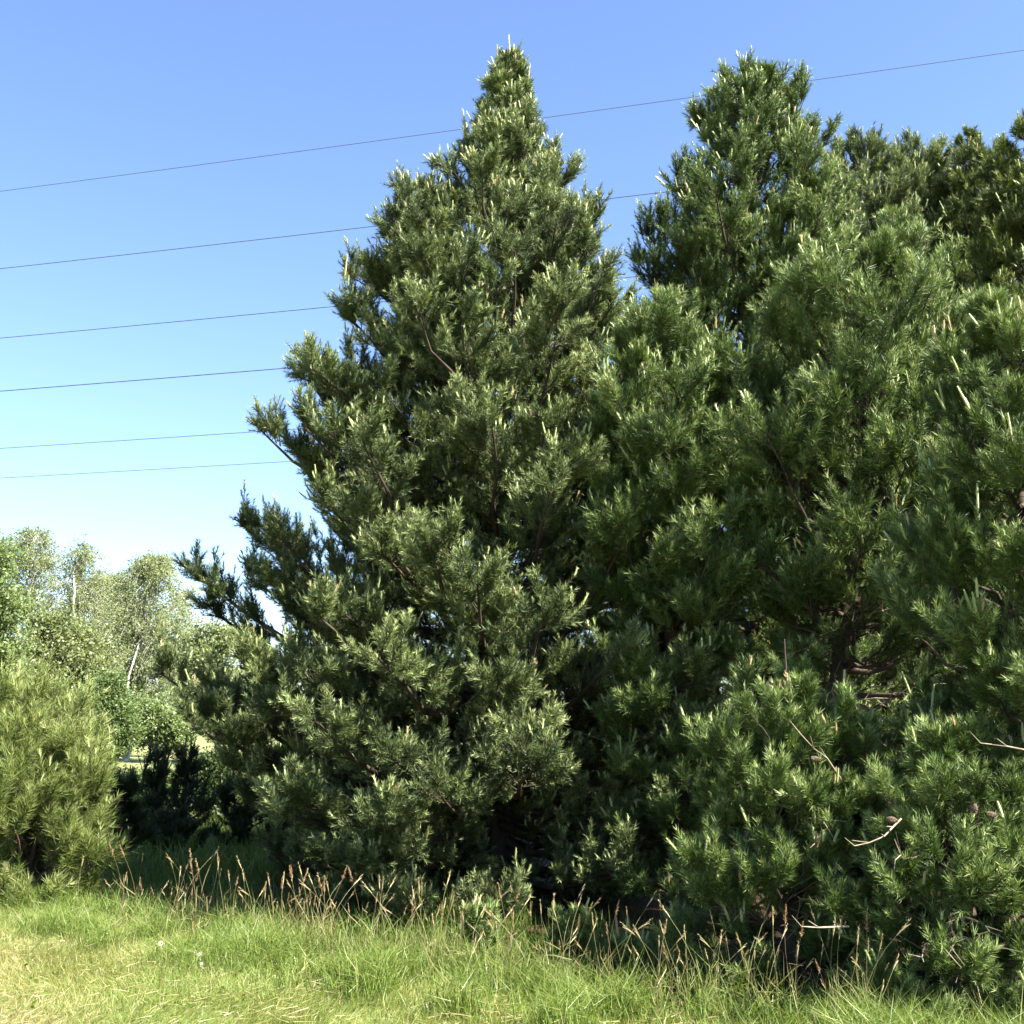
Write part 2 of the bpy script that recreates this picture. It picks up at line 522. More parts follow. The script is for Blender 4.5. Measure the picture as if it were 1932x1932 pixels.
    R0 = 0.014 * H + 0.02
    TR = R0 * (1 - 0.95 * np.linspace(0, 1, kk)) * (1 + 0.35 * np.exp(-zt * 3))
    tr.tubes(TP[None], TR[None], 12)
    trunk = tr.build('trunk', M_BARK, root, base, True)
    wood.build('branches', M_BARK, root, base, True)
    crown.build('crown', mat, root, base)
    # --- bare dead twigs low inside the crown, each a part
    for q_ in range(dead):
        zz = rng.uniform(0.15, 0.55) * H
        aa = rng.uniform(-2.7, -0.4)
        Rr = float(radius(np.array([zz]), np.array([aa]))[0]) * rng.uniform(0.5, 0.88)
        K2 = 7
        tk = np.linspace(0.25, 1, K2)
        dd = np.array([math.cos(aa), math.sin(aa), rng.uniform(-0.25, 0.2)])
        PP = np.array([float(axis_x(zz)), depth, zz]) + dd * (Rr * tk)[:, None] + np.cumsum(rng.normal(size=(K2, 3)) * 0.02, 0)
        dw = Soup()
        dw.tubes(PP[None], (0.0065 * (1.15 - tk) + 0.001)[None], 5)
        for _ in range(5):
            st = PP[rng.integers(1, K2)]
            en = st + unit(dd + rng.normal(size=3) * 0.7) * rng.uniform(0.08, 0.28)
            dw.tubes(np.stack([st, en])[None], np.array([[0.0028, 0.0012]]), 4)
        dw.build('dead_twig', M_TWIG, root, base)
    for (lx, ly, ll) in leaders:                             # tall pale spring leaders, each a part
        top = at(lx, ly, depth)
        ld = unit(np.array([rng.normal() * 0.08, rng.normal() * 0.08, 1.0]))
        b0 = top - ld * ll
        sp = Soup()
        kt = np.linspace(-0.6, 1, 6)
        sp.tubes((b0 + ld * (ll * kt)[:, None])[None], (0.011 * (1.05 - 0.55 * np.maximum(kt, 0)))[None], 6, np.array([0.90]))
        w = rng.random(70)
        rr = unit(np.cross(ld, rng.normal(size=(70, 3))))
        sp.blades(b0 + ld * (ll * w)[:, None], unit(ld + rr * 0.4), 0.035, 0.007, rng, rng.uniform(0.7, 0.95, 70))
        w = rng.uniform(-1.6, 0.1, 160)
        rr = unit(np.cross(ld, rng.normal(size=(160, 3))))
        sp.blades(b0 + ld * (ll * w)[:, None], unit(ld + rr * rng.uniform(0.6, 1.3, 160)[:, None]), needle, nwidth, rng, rng.uniform(0.25, 0.6, 160))
        sp.build('leader_shoot', mat, root, base)
    if kids:
        kids(root, base, rng)
    return root

def dead_branch(root, base, depth, pts, rad=0.0055):
    """a bare pale branch whose bends are given; depth of each bend included"""
    s = Soup()
    P = np.array([at(x, y, depth + d) for x, y, d in pts])
    s.tubes(P[None], np.linspace(rad, rad * 0.45, len(P))[None], 6)
    for j in range(1, len(P)):
        e = P[j] + unit((P[j] - P[j - 1]) + np.array([0.3 * (-1) ** j, 0, 0.5]) * np.linalg.norm(P[j] - P[j - 1])) * 0.09
        s.tubes(np.stack([P[j], e])[None], np.array([[rad * 0.5, rad * 0.2]]), 5)
    s.build('dead_branch', M_TWIG, root, base, True)

def cone(root, base, p, rng):
    """a small pine cone with spiral scales"""
    s = Soup()
    d = unit(np.array([rng.normal() * 0.6 + 0.5, rng.normal() * 0.4, -0.2]))
    L = 0.055
    t = np.linspace(0, 1, 8)
    rad = 0.017 * np.sin(math.pi * (0.12 + 0.84 * t)) ** 0.8
    s.tubes((p + d * (L * t)[:, None])[None], rad[None], 8)
    x = unit(np.cross(d, UP)); y = np.cross(d, x)
    for i in range(40):
        a = i * 2.4
        tt = 0.05 + 0.9 * i / 40
        o = x * math.cos(a) + y * math.sin(a)
        b = p + d * L * tt + o * 0.014 * math.sin(math.pi * (0.12 + 0.84 * tt))
        w = np.cross(d, o) * 0.005
        s.add([b - w, b + w, b + o * 0.007 + d * 0.006], [(0, 1, 2)])
    s.build('cone', M_CONE, root, base)

ROW = 'pines standing in a row beside the lawn'
pine('tallest grey-green pine standing left of the row, pointed crown above the wires', 10.7,
     [(70, 957, 967), (130, 930, 992), (200, 898, 1028), (260, 872, 1050), (330, 825, 1090), (400, 755, 1145), (470, 695, 1165),
      (540, 655, 1175), (620, 655, 1200), (700, 600, 1230), (780, 565, 1260), (900, 550, 1300), (1000, 540, 1340), (1100, 500, 1360),
      (1200, 445, 1370), (1300, 400, 1370), (1400, 372, 1340), (1500, 405, 1340), (1580, 450, 1340), (1660, 480, 1330)],
     11, M_GREY, trunk_px=930, group=ROW, front=0.30, dead=16, upb=0.30, candle_len=(0.03, 0.10), spray=0.62, needle=0.062, shoot=(0.09, 0.18), shoots_per=16,
     leaders=[(960, 68, 0.30), (938, 88, 0.18), (1000, 120, 0.16), (873, 206, 0.14), (575, 640, 0.22), (655, 482, 0.18)], whorl=0.27, per_whorl=(8, 11), crown_base=0.10,
     extra=[(490, 810), (500, 1010), (470, 1005), (385, 1095), (440, 1080), (330, 1275), (400, 1290), (575, 680), (660, 510), (770, 370), (400, 1150)])
pine('broad pine with several pale leader shoots at its top, right of the tallest pine', 12.0,
     [(105, 1388, 1416), (150, 1338, 1492), (200, 1292, 1552), (260, 1262, 1595), (330, 1238, 1625), (400, 1196, 1640), (450, 1168, 1650), (520, 1145, 1655),
      (600, 1140, 1660), (800, 1140, 1690), (1000, 1150, 1720), (1300, 1150, 1740), (1600, 1180, 1720)],
     12, M_GREEN, trunk_px=1440, group=ROW, leaders=[(1396, 100, 0.32), (1410, 114, 0.26), (1438, 124, 0.24), (1378, 140, 0.2), (1448, 150, 0.2), (1320, 178, 0.2), (1476, 152, 0.18)], candle_len=(0.03, 0.12), needle=0.066, shoot=(0.10, 0.19), shoots_per=15)
pine('green pine with a bare dark trunk and dead twigs showing under its leaning crown', 8.6,
     [(385, 1680, 1700), (430, 1610, 1760), (500, 1515, 1800), (600, 1430, 1830), (700, 1370, 1850), (800, 1340, 1870), (900, 1320, 1880),
      (1000, 1330, 1880), (1100, 1390, 1880), (1220, 1440, 1870)],
     13, M_GREEN, trunk_px=1545, group=ROW, crown_base=2.0, dead=18, whorl=0.34, needle=0.08, nwidth=0.0050, nper=52, shoot=(0.13, 0.25), shoots_per=12, sec_density=9, upb=0.5)
pine('nearest pine at the right edge of the photo, long pale upright shoots', 6.6,
     [(540, 1850, 1890), (600, 1810, 1960), (700, 1765, 2080), (850, 1735, 2180), (1000, 1700, 2250), (1200, 1690, 2300), (1500, 1700, 2300),
      (1850, 1740, 2300)],
     14, M_GREEN, trunk_px=2010, group=ROW, needle=0.068, nwidth=0.0042, nper=72, shoot=(0.11, 0.23), shoots_per=13, upb=0.6, sec_density=9, candle=0.5, candle_len=(0.03, 0.15))
pine('olive-green pine rising behind the nearest pine at the right edge', 11.4,
     [(215, 1928, 1950), (260, 1885, 2010), (320, 1850, 2060), (450, 1820, 2100), (700, 1800, 2150), (1200, 1780, 2200)],
     15, M_OLIVE, trunk_px=1960, group=ROW, dead=0)
BACK = 'pine tops behind the row'
pine('pine top against the sky, nearest to the broad pine with pale leaders', 14.6,
     [(232, 1592, 1626), (258, 1568, 1664), (295, 1545, 1700), (350, 1520, 1730), (500, 1510, 1750), (800, 1450, 1800), (1100, 1400, 1850)],
     16, M_GREY, trunk_px=1640, group=BACK, dead=0, upb=0.4)
pine('narrow pine top in the middle of the three behind the leaning crown', 15.0,
     [(245, 1706, 1740), (275, 1682, 1772), (325, 1655, 1805), (380, 1640, 1820), (600, 1600, 1850), (1000, 1550, 1900)],
     17, M_GREY, trunk_px=1725, group=BACK, dead=0, upb=0.4)
pine('dark pine top touching the lower wire, left of the olive pine', 14.2,
     [(250, 1812, 1846), (278, 1788, 1882), (330, 1770, 1900), (380, 1750, 1920), (600, 1720, 1960), (1000, 1680, 2000)],
     18, M_OLIVE, trunk_px=1840, group=BACK, dead=0, upb=0.4)
pine('bright green younger pine in the notch between the tallest and the broad pine', 9.0,
     [(515, 1226, 1242), (560, 1192, 1295), (620, 1165, 1345), (700, 1140, 1385), (800, 1110, 1410), (950, 1120, 1430), (1100, 1130, 1440),
      (1250, 1130, 1400), (1500, 1150, 1400), (1700, 1160, 1380)],
     19, M_GREEN, trunk_px=1280, group=ROW, front=0.35, candle_len=(0.03, 0.13), needle=0.08, nwidth=0.0050, nper=52, shoot=(0.13, 0.25), shoots_per=12, upb=0.5)
YOUNG = 'young pines in front of the row'
def kids_i(root, base, rng):
    dead_branch(root, base, 6.2, [(1600, 1490, 0.25), (1560, 1430, 0.1), (1535, 1412, 0), (1508, 1382, -0.05)])
    cone(root, base, at(1530, 1430, 6.15), rng)
pine('young pine with thick pale upright candles in front of the bare trunk', 6.7,
     [(1190, 1472, 1488), (1245, 1420, 1530), (1320, 1355, 1560), (1470, 1285, 1600), (1600, 1255, 1620), (1860, 1270, 1600)],
     20, M_GREEN, trunk_px=1480, group=YOUNG, needle=0.068, nwidth=0.0042, nper=72, shoot=(0.11, 0.23), shoots_per=13, upb=0.6, sec_density=9, candle=0.5, whorl=0.26, candle_len=(0.03, 0.12),
     crown_base=0.15, dead=6, kids=kids_i, lift=1.3)
pine('young pine with blunt bright shoots between the candle-topped pine and the conifer with cones', 6.6,
     [(1275, 1582, 1598), (1330, 1550, 1635), (1400, 1515, 1665), (1500, 1480, 1690), (1860, 1480, 1690)],
     21, M_GREEN, trunk_px=1600, group=YOUNG, needle=0.068, nwidth=0.0042, nper=72, shoot=(0.11, 0.23), shoots_per=13, upb=0.6, sec_density=9, candle=0.5, whorl=0.26, candle_len=(0.03, 0.12), crown_base=0.15, dead=4, lift=1.3)
def kids_j(root, base, rng):
    dead_branch(root, base, 5.45, [(1700, 1545, 0.15), (1685, 1560, 0.1), (1668, 1578, 0.02), (1640, 1590, 0), (1612, 1596, -0.05)])
    dead_branch(root, base, 5.5, [(1600, 1748, 0.3), (1545, 1750, 0.05), (1512, 1748, 0)])
    dead_branch(root, base, 5.5, [(1960, 1420, 0.3), (1900, 1408, 0.05), (1850, 1402, 0)])
    for x, y in [(1672, 1545), (1836, 1515), (1860, 1535)]:
        cone(root, base, at(x, y, 5.5), rng)
pine('low spreading pine with brown cones and pale dead branches at lower right', 6.1,
     [(1330, 1745, 1785), (1400, 1695, 1860), (1500, 1620, 1940), (1600, 1560, 1990), (1700, 1545, 2000), (1920, 1560, 1990)],
     22, M_GREEN, trunk_px=1775, group=YOUNG, needle=0.068, nwidth=0.0042, nper=72, shoot=(0.11, 0.23), shoots_per=13, upb=0.4, sec_density=9, candle=0.35, whorl=0.28, candle_len=(0.03, 0.10), crown_base=0.12,
     dead=10, kids=kids_j, lift=1.1)
pine('soft yellow-green young pine at the left edge of the lawn', 9.6,
     [(1300, 60, 92), (1335, 0, 155), (1380, -55, 195), (1460, -90, 218), (1550, -110, 222), (1640, -110, 215), (1700, -100, 190)],
     23, M_SOFT, trunk_px=60, group=None, needle=0.11, nwidth=0.0050, whorl=0.24, nper=52, candle=0.3, sec_density=8, shoots_per=9, upb=0.6, candle_len=(0.05, 0.12), crown_base=0.12, dead=4, lift=1.6,
     shoot=(0.15, 0.3))
SHADE = 'small shaded pines in the gap left of the tallest pine'
pine('small shaded pine with upright leader shoots darkened for shade, in the gap', 13.0,
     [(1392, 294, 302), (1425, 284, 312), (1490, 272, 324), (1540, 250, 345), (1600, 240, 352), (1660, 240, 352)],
     24, M_SHADE_NEEDLE, trunk_px=298, group=SHADE, leaders=[(298, 1372, 0.30), (288, 1392, 0.22), (311, 1388, 0.24)], whorl=0.22, per_whorl=(3, 5), sec_density=6, shoots_per=5, spray=0.3, candle_len=(0.1, 0.25), dead=0)
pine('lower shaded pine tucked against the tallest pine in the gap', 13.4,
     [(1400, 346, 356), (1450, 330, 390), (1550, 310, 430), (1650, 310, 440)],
     25, M_SHADE_NEEDLE, trunk_px=352, group=SHADE, leaders=[(352, 1385, 0.22), (362, 1398, 0.16)], whorl=0.22, per_whorl=(3, 5), sec_density=6, shoots_per=5, spray=0.3, candle_len=(0.1, 0.2), dead=0)

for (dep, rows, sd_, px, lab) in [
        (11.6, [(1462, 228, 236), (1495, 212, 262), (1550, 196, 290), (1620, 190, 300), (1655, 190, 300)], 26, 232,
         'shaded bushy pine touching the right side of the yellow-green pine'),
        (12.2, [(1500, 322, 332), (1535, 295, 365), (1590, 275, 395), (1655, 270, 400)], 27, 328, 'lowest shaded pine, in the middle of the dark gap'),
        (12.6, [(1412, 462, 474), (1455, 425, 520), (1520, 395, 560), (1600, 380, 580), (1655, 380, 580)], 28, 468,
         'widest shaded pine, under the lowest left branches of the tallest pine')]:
    pine(lab, dep, rows, sd_, M_SHADE_NEEDLE, trunk_px=px, group=SHADE, whorl=0.22, per_whorl=(4, 6), spray=0.4, sec_density=9, shoots_per=9, candle_len=(0.05, 0.15), upb=0.6)
SEED = 'pine seedlings at the foot of the row'
for (top, px, bot, lab, sd_) in [(1752, 1182, 1845, 'bright pine seedling in the tall grass below the notch of the row', 81),
                                 (1690, 905, 1815, 'pine seedling in the grass under the tallest pine, among straw stalks', 82),
                                 (1705, 1075, 1835, 'pine seedling standing in shade between the two others', 83)]:
    dep = float(ground_at(px, bot)[1])
    bot -= 12
    pine(lab, dep, [(top, px - 4, px + 4), (top + 30, px - 28, px + 28), (bot, px - 45, px + 45)], sd_, M_GREEN, group=SEED, name='pine_seedling',
         category='pine seedling', needle=0.06, nwidth=0.005, whorl=0.10, per_whorl=(3, 5), spray=0.16, sec_density=8, shoots_per=5, nper=40, shoot=(0.08, 0.14),
         crown_base=0.06, upb=0.9, lift=1.5)

# ------------------------------------------------------------------ broad-leaved trees and shrubs
def broadleaf(name, label, category, depth, outline, seed, mat, trunk_px, bark, n_limbs=70, leaf=0.10, per=60, group=None, droop=0.0, strands=6,
              strand_len=0.7, clear=0.25, trunk_r=0.10, lean=0.0, depth_ratio=0.8, upleaf=0.4, stems=()):
    """trunk, limbs reaching through the crown, twigs, and leaves strung along the twigs"""
    rng = np.random.default_rng(seed)
    rows = sorted(outline, key=lambda r: -r[0])
    zs = np.array([at(966, r[0], depth)[2] for r in rows])
    xl = np.array([at(r[1], r[0], depth)[0] for r in rows])
    xr = np.array([at(r[2], r[0], depth)[0] for r in rows])
    H = float(zs[-1])
    bx = at(trunk_px, 1400, depth)[0] - lean
    tx = (xl[-1] + xr[-1]) / 2
    base = np.array([bx, depth, 0.0])
    axx = lambda z: bx + (tx - bx) * np.clip(z / H, 0, 1)
    root = empty(name, base, label, category, group)
    z = rng.uniform(max(zs[0], 0.1), H - 0.05, n_limbs) if zs[0] < H else np.full(n_limbs, H)
    az = rng.uniform(0, 6.2832, n_limbs)
    cx = (np.interp(z, zs, xl) + np.interp(z, zs, xr)) / 2
    hw = (np.interp(z, zs, xr) - np.interp(z, zs, xl)) / 2
    u = np.sqrt(rng.uniform(0.08, 1.0, n_limbs))
    tip = np.stack([cx + hw * u * np.cos(az), depth + hw * depth_ratio * u * np.sin(az), z], 1)
    za = np.clip(z - np.abs(hw) * rng.uniform(0.5, 1.1, n_limbs), clear * H * rng.uniform(0.5, 1.0, n_limbs), H * 0.95)
    A = np.stack([axx(za), np.full(n_limbs, depth), za], 1)
    K = 6
    t = np.linspace(0, 1, K)
    P = A[:, None] + (tip - A)[:, None] * t[None, :, None]
    P[:, :, 2] += (np.linalg.norm(tip - A, axis=1) * 0.10)[:, None] * np.sin(math.pi * t)
    P[:, 1:-1] += rng.normal(size=(n_limbs, K - 2, 3)) * 0.02 * H ** 0.5
    wood = Soup()
    wood.tubes(P, trunk_r * 0.30 * (1 - 0.85 * t)[None], 5)
    # twigs
    si = np.repeat(np.arange(n_limbs), strands)
    q = len(si)
    tt = 1 - 0.65 * rng.random(q)
    ix = np.clip((tt * (K - 1)).astype(int), 0, K - 2)
    fr = tt * (K - 1) - ix
    B = P[si, ix] + (P[si, ix + 1] - P[si, ix]) * fr[:, None]
    d = unit(rng.normal(size=(q, 3)) + unit(tip - A)[si] * 0.8 + UP * 0.35)
    L = strand_len * rng.uniform(0.4, 1.0, q)
    w4 = np.linspace(0, 1, 4)
    S = B[:, None] + d[:, None] * (L[:, None] * w4)[:, :, None] - UP * (droop * L[:, None] * w4 ** 2)[:, :, None]
    wood.tubes(S, trunk_r * 0.05 * (1 - 0.7 * w4)[None], 3)
    ni = np.repeat(np.arange(q), per)
    N = len(ni)
    ww = 0.15 + 0.85 * rng.random(N)
    c = B[ni] + d[ni] * (L[ni] * ww)[:, None] - UP * (droop * L[ni] * ww ** 2)[:, None] + rng.normal(size=(N, 3)) * leaf * 0.9
    c[:, 2] = np.maximum(c[:, 2], 0.04)
    tone = np.clip(0.45 + rng.normal(size=q)[ni] * 0.15 + rng.normal(size=N) * 0.12, 0, 1)
    lv = Soup()
    lv.leaves(c, leaf * rng.uniform(0.6, 1.2, N), rng, tone, UP * upleaf)
    if trunk_r > 0.03:
        tr = Soup()
        kk = 10
        zt = np.linspace(-0.05, H * 0.93, kk)
        TP = np.stack([axx(zt), np.full(kk, depth), zt], 1)
        TP[1:, :2] += rng.normal(size=(kk - 1, 2)) * 0.06
        tr.tubes(TP[None], (trunk_r * (1 - 0.9 * np.linspace(0, 1, kk)))[None], 10)
        tr.build('trunk', bark, root, base, True)
    wood.build('branches', bark, root, base, True)
    lv.build('crown', mat, root, base)
    for pts in stems:                                        # pale bare stems seen in front of the leaves
        sp = Soup()
        SP = np.array([at(x, y, depth - 2.2 + dd) for x, y, dd in pts])
        sp.tubes(SP[None], np.linspace(0.05, 0.022, len(SP))[None], 7)
        sp.build('stem', bark, root, base, True)
    return root

FAR = 'broad-leaved trees beyond the gap'
broadleaf('maple_tree', 'lime-green leafy tree cut by the left edge of the photo', 'tree', 30,
          [(1025, -60, 10), (1060, -90, 45), (1120, -110, 62), (1200, -110, 68), (1300, -110, 60), (1400, -100, 40)], 31, M_LIME, -40, M_BARK,
          n_limbs=130, leaf=0.11, per=34, group=FAR, strands=9, strand_len=0.8, trunk_r=0.16)
broadleaf('birch_tree', 'tallest pale birch next to the lime-green tree', 'tree', 44,
          [(995, 40, 85), (1030, 10, 100), (1080, 0, 115), (1150, -10, 130), (1250, -20, 150), (1330, -20, 150)], 32, M_BIRCH, 55, M_BIRCHBARK,
          n_limbs=130, leaf=0.09, per=28, group=FAR, droop=0.9, strands=9, strand_len=1.3, trunk_r=0.14)
broadleaf('birch_tree', 'birch with bare white trunk showing through its thin middle', 'tree', 42,
          [(1025, 135, 160), (1060, 115, 195), (1110, 105, 215), (1170, 95, 215), (1260, 80, 225), (1340, 80, 225)], 33, M_BIRCH, 140, M_BIRCHBARK,
          n_limbs=105, leaf=0.09, per=26, group=FAR, droop=0.9, strands=9, strand_len=1.3, trunk_r=0.16,
          stems=[[(150, 1215, 1.6), (143, 1180, 0.9), (138, 1150, 0.5), (141, 1118, 0.9), (139, 1085, 1.8)]])
broadleaf('birch_tree', 'broad birch with leaning white stem in front of the dark shrub', 'tree', 40,
          [(1048, 280, 310), (1080, 235, 335), (1130, 215, 360), (1200, 205, 360), (1270, 210, 350), (1330, 220, 340)], 34, M_BIRCH, 240, M_BIRCHBARK,
          n_limbs=140, leaf=0.09, per=30, group=FAR, droop=0.9, strands=9, strand_len=1.2, trunk_r=0.13,
          stems=[[(234, 1345, 0.6), (239, 1310, 0.3), (243, 1275, 0.2), (252, 1248, 0.5), (262, 1215, 1.4)]])
broadleaf('birch_tree', 'thin small birch at the right of the birches, against open sky', 'tree', 43,
          [(1110, 335, 355), (1140, 325, 368), (1200, 315, 372), (1300, 310, 372)], 35, M_BIRCH, 345, M_BIRCHBARK,
          n_limbs=40, leaf=0.12, per=12, group=FAR, droop=0.8, strands=8, strand_len=1.0, trunk_r=0.08)
broadleaf('willow_tree', 'low rounded tree touching the left branches of the tallest pine', 'tree', 38,
          [(1185, 380, 430), (1210, 345, 465), (1250, 325, 490), (1300, 320, 500), (1360, 320, 500)], 36, M_BIRCH, 410, M_BARK,
          n_limbs=110, leaf=0.12, per=24, group=FAR, strands=9, strand_len=0.8, trunk_r=0.12)
broadleaf('birch_tree', 'soft round-topped birch filling the space between the two white-stemmed birches', 'tree', 47,
          [(1085, 195, 232), (1120, 165, 262), (1180, 150, 275), (1300, 140, 280)], 47, M_BIRCH, 215, M_BIRCHBARK,
          n_limbs=130, leaf=0.10, per=30, group=FAR, droop=0.7, strands=9, strand_len=1.2, trunk_r=0.10)
broadleaf('willow_tree', 'mid green bushy tree under the birches, behind the yellow-green pine', 'tree', 34,
          [(1165, 60, 130), (1205, 20, 200), (1260, 0, 240), (1380, -10, 250)], 37, M_BIRCH, 110, M_BARK,
          n_limbs=150, leaf=0.11, per=26, group=FAR, strands=9, strand_len=0.8, trunk_r=0.12)
BUSH = 'shrubs beyond the gap'
broadleaf('shrub', 'bright green rounded shrub below the leaning white stem', 'shrub', 27,
          [(1318, 270, 330), (1340, 240, 365), (1370, 235, 375), (1400, 240, 370)], 38, M_LIME, 300, M_BARK,
          n_limbs=70, leaf=0.075, per=34, group=BUSH, strands=8, strand_len=0.45, trunk_r=0.02, clear=0.05)
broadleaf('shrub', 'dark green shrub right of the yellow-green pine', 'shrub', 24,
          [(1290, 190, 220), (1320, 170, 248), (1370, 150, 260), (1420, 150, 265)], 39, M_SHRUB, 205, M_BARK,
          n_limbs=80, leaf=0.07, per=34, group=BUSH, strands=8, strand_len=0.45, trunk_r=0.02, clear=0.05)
UND = 'low bushes in the shaded gap'
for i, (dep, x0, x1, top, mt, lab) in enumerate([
        (14.5, 255, 350, 1462, M_SHRUB, 'leafy low bush with sunlight put into its brighter leaf colour, below the shaded pine leaders'),  # brighter leaf colour stands in for leaves catching the sun
        (15.5, 330, 470, 1432, M_SHADE_SHRUB, 'bush with shade in its dark leaf colour, behind the shaded pine leaders, on the side of the tallest pine'),
        (16.5, 180, 290, 1462, M_SHADE_SHRUB, 'bush with shade in its dark leaf colour, far back in the gap, beside the yellow-green pine'),
        (15.8, 440, 620, 1415, M_SHADE_SHRUB, 'wide bush with shade in its dark leaf colour, behind the lower left skirt of the tallest pine')]):
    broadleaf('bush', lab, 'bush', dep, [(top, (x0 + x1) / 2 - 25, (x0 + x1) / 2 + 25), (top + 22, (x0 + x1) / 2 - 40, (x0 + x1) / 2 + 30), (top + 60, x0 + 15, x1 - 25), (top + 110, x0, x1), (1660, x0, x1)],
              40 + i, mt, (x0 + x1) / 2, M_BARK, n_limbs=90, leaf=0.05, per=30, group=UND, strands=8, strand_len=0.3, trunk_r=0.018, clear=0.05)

# ------------------------------------------------------------------ grass
def lawn():
    rng = np.random.default_rng(51)
    s = Soup()
    # short turf
    n = 540000
    y = 4.4 + (11.5 - 4.4) * rng.random(n)
    x = (rng.random(n) * 2 - 1) * (0.52 * y + 0.6)
    e = edge_dist(x, y)
    keep = (e < -0.05 + 0.2 * noise2(x, y, 0.5, 1)) & (rng.random(n) < np.clip(7.5 / y, 0, 1))
    x, y, e = x[keep], y[keep], e[keep]
    n = len(x)
    near = np.clip(1 + e / 2.6, 0, 1)                        # 1 at the edge, 0 on the mown part
    dry = np.clip(noise2(x, y * 0.8, 0.9, 2) * 1.7 - 0.4, 0, 1) * np.clip(1.25 - near, 0.1, 1)
    h = lerp(0.085, np.where(x < -1.5, 0.15, 0.10), near ** 1.5) * rng.uniform(0.6, 1.25, n) * lerp(0.85, 1.12, noise2(x, y, 0.35, 3))
    tone = 0.45 + 0.38 * dry + rng.normal(size=n) * 0.08 + np.where(rng.random(n) < 0.10 + 0.25 * dry, 0.32, 0.0)
    cx_ = noise2(x, y, 0.4, 4) * 2.4 - 0.9
    cy_ = noise2(x, y, 0.4, 5) * 2.0 - 1.0
    d = unit(np.stack([rng.normal(size=n) * 0.35 + 0.25 * cx_, rng.normal(size=n) * 0.35 + 0.25 * cy_, np.ones(n)], 1))
    dr = np.stack([rng.normal(size=n) * 0.6 + 0.7 * cx_, rng.normal(size=n) * 0.6 + 0.7 * cy_, -0.6 * rng.random(n)], 1)
    s.bent_blades(np.stack([x, y, np.zeros(n)], 1), d, dr, h, 0.0032 * rng.uniform(0.7, 1.3, n), rng, np.clip(tone, 0, 1))
    # broad leaves and clover lying low in the turf
    n = 9000
    y = 4.4 + 5.0 * rng.random(n)
    x = (rng.random(n) * 2 - 1) * (0.52 * y + 0.5)
    kp = (noise2(x, y, 0.45, 9) > 0.60) & (edge_dist(x, y) < -0.15)
    x, y = x[kp], y[kp]
    s.leaves(np.stack([x, y, rng.uniform(0.04, 0.11, len(x))], 1), rng.uniform(0.014, 0.034, len(x)), rng, np.clip(0.12 + rng.normal(size=len(x)) * 0.08, 0, 1), UP * 1.5, 0.8)
    # dead straw lying flat
    n = 14000
    y = 4.4 + 5.0 * rng.random(n)
    x = (rng.random(n) * 2 - 1) * (0.52 * y + 0.5)
    kp = (noise2(x, y, 0.7, 2) > 0.42) & (edge_dist(x, y) < 0)
    x, y = x[kp], y[kp]
    n = len(x)
    s.blades(np.stack([x, y, rng.uniform(0.03, 0.10, n)], 1), unit(rng.normal(size=(n, 3)) * [1, 1, 0.25]), rng.uniform(0.05, 0.16, n), 0.004, rng, rng.uniform(0.75, 1.0, n))
    # long grass along the edge
    n = 80000
    tpos = rng.uniform(-7.0, 5.5, n)
    e = rng.normal(size=n) * 0.30 - 0.16
    p = np.array([0, E0[1]]) * 0 + E0[:2] + ED * (tpos + 2.5)[:, None] + EN * e[:, None]
    cl = noise2(p[:, 0], p[:, 1], 0.28, 7)
    keep = rng.random(n) < np.clip(cl * 1.8 - 0.5, 0.06, 1)
    p, e, cl = p[keep], e[keep], cl[keep]
    n = len(p)
    h = lerp(0.12, 0.32, cl) * np.where(p[:, 0] > -0.8, 1.2, 1.0) * rng.uniform(0.6, 1.25, n)
    d = unit(np.stack([rng.normal(size=n) * 0.28 + 0.05, rng.normal(size=n) * 0.28, np.ones(n)], 1))
    dr = np.stack([rng.normal(size=n) * 0.9, rng.normal(size=n) * 0.9, -0.7 * rng.random(n)], 1)
    tone = 0.20 + rng.normal(size=n) * 0.10 + np.where(rng.random(n) < 0.14, 0.45, 0)
    s.bent_blades(np.concatenate([p, np.zeros((n, 1))], 1), d, dr, h, 0.0048 * rng.uniform(0.7, 1.3, n), rng, np.clip(tone, 0, 1))
    # thin grass reaching under the boughs, its tone lowered to imitate their shade
    n = 34000
    tpos = rng.uniform(-7.0, 6.0, n)
    e = rng.uniform(-0.1, 1.9, n)
    p = E0[:2] + ED * (tpos + 2.5)[:, None] + EN * e[:, None]
    kp = noise2(p[:, 0], p[:, 1], 0.3, 8) > 0.35
    p = p[kp]
    n = len(p)
    d = unit(np.stack([rng.normal(size=n) * 0.35, rng.normal(size=n) * 0.35, np.ones(n)], 1))
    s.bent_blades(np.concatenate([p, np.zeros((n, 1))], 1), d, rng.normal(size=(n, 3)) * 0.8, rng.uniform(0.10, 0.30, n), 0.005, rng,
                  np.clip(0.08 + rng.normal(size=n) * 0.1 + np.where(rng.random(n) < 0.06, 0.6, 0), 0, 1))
    tag(s.build('grass', M_GRASS), kind='stuff')
lawn()

def far_grass():
    rng = np.random.default_rng(52)
    s = Soup()
    n = 40000
    y = rng.uniform(11, 27, n)
    x = -0.48 * y + rng.random(n) * 0.30 * y
    h = rng.uniform(0.1, 0.45, n)
    d = unit(np.stack([rng.normal(size=n) * 0.3, rng.normal(size=n) * 0.3, np.ones(n)], 1))
    dr = rng.normal(size=(n, 3)) * 0.8
    s.bent_blades(np.stack([x, y, np.zeros(n)], 1), d, dr, h, 0.012, rng, np.clip(0.3 + 0.2 * rng.normal(size=n), 0, 1))
    tag(s.build('rough_grass', M_GRASS), kind='stuff')
far_grass()

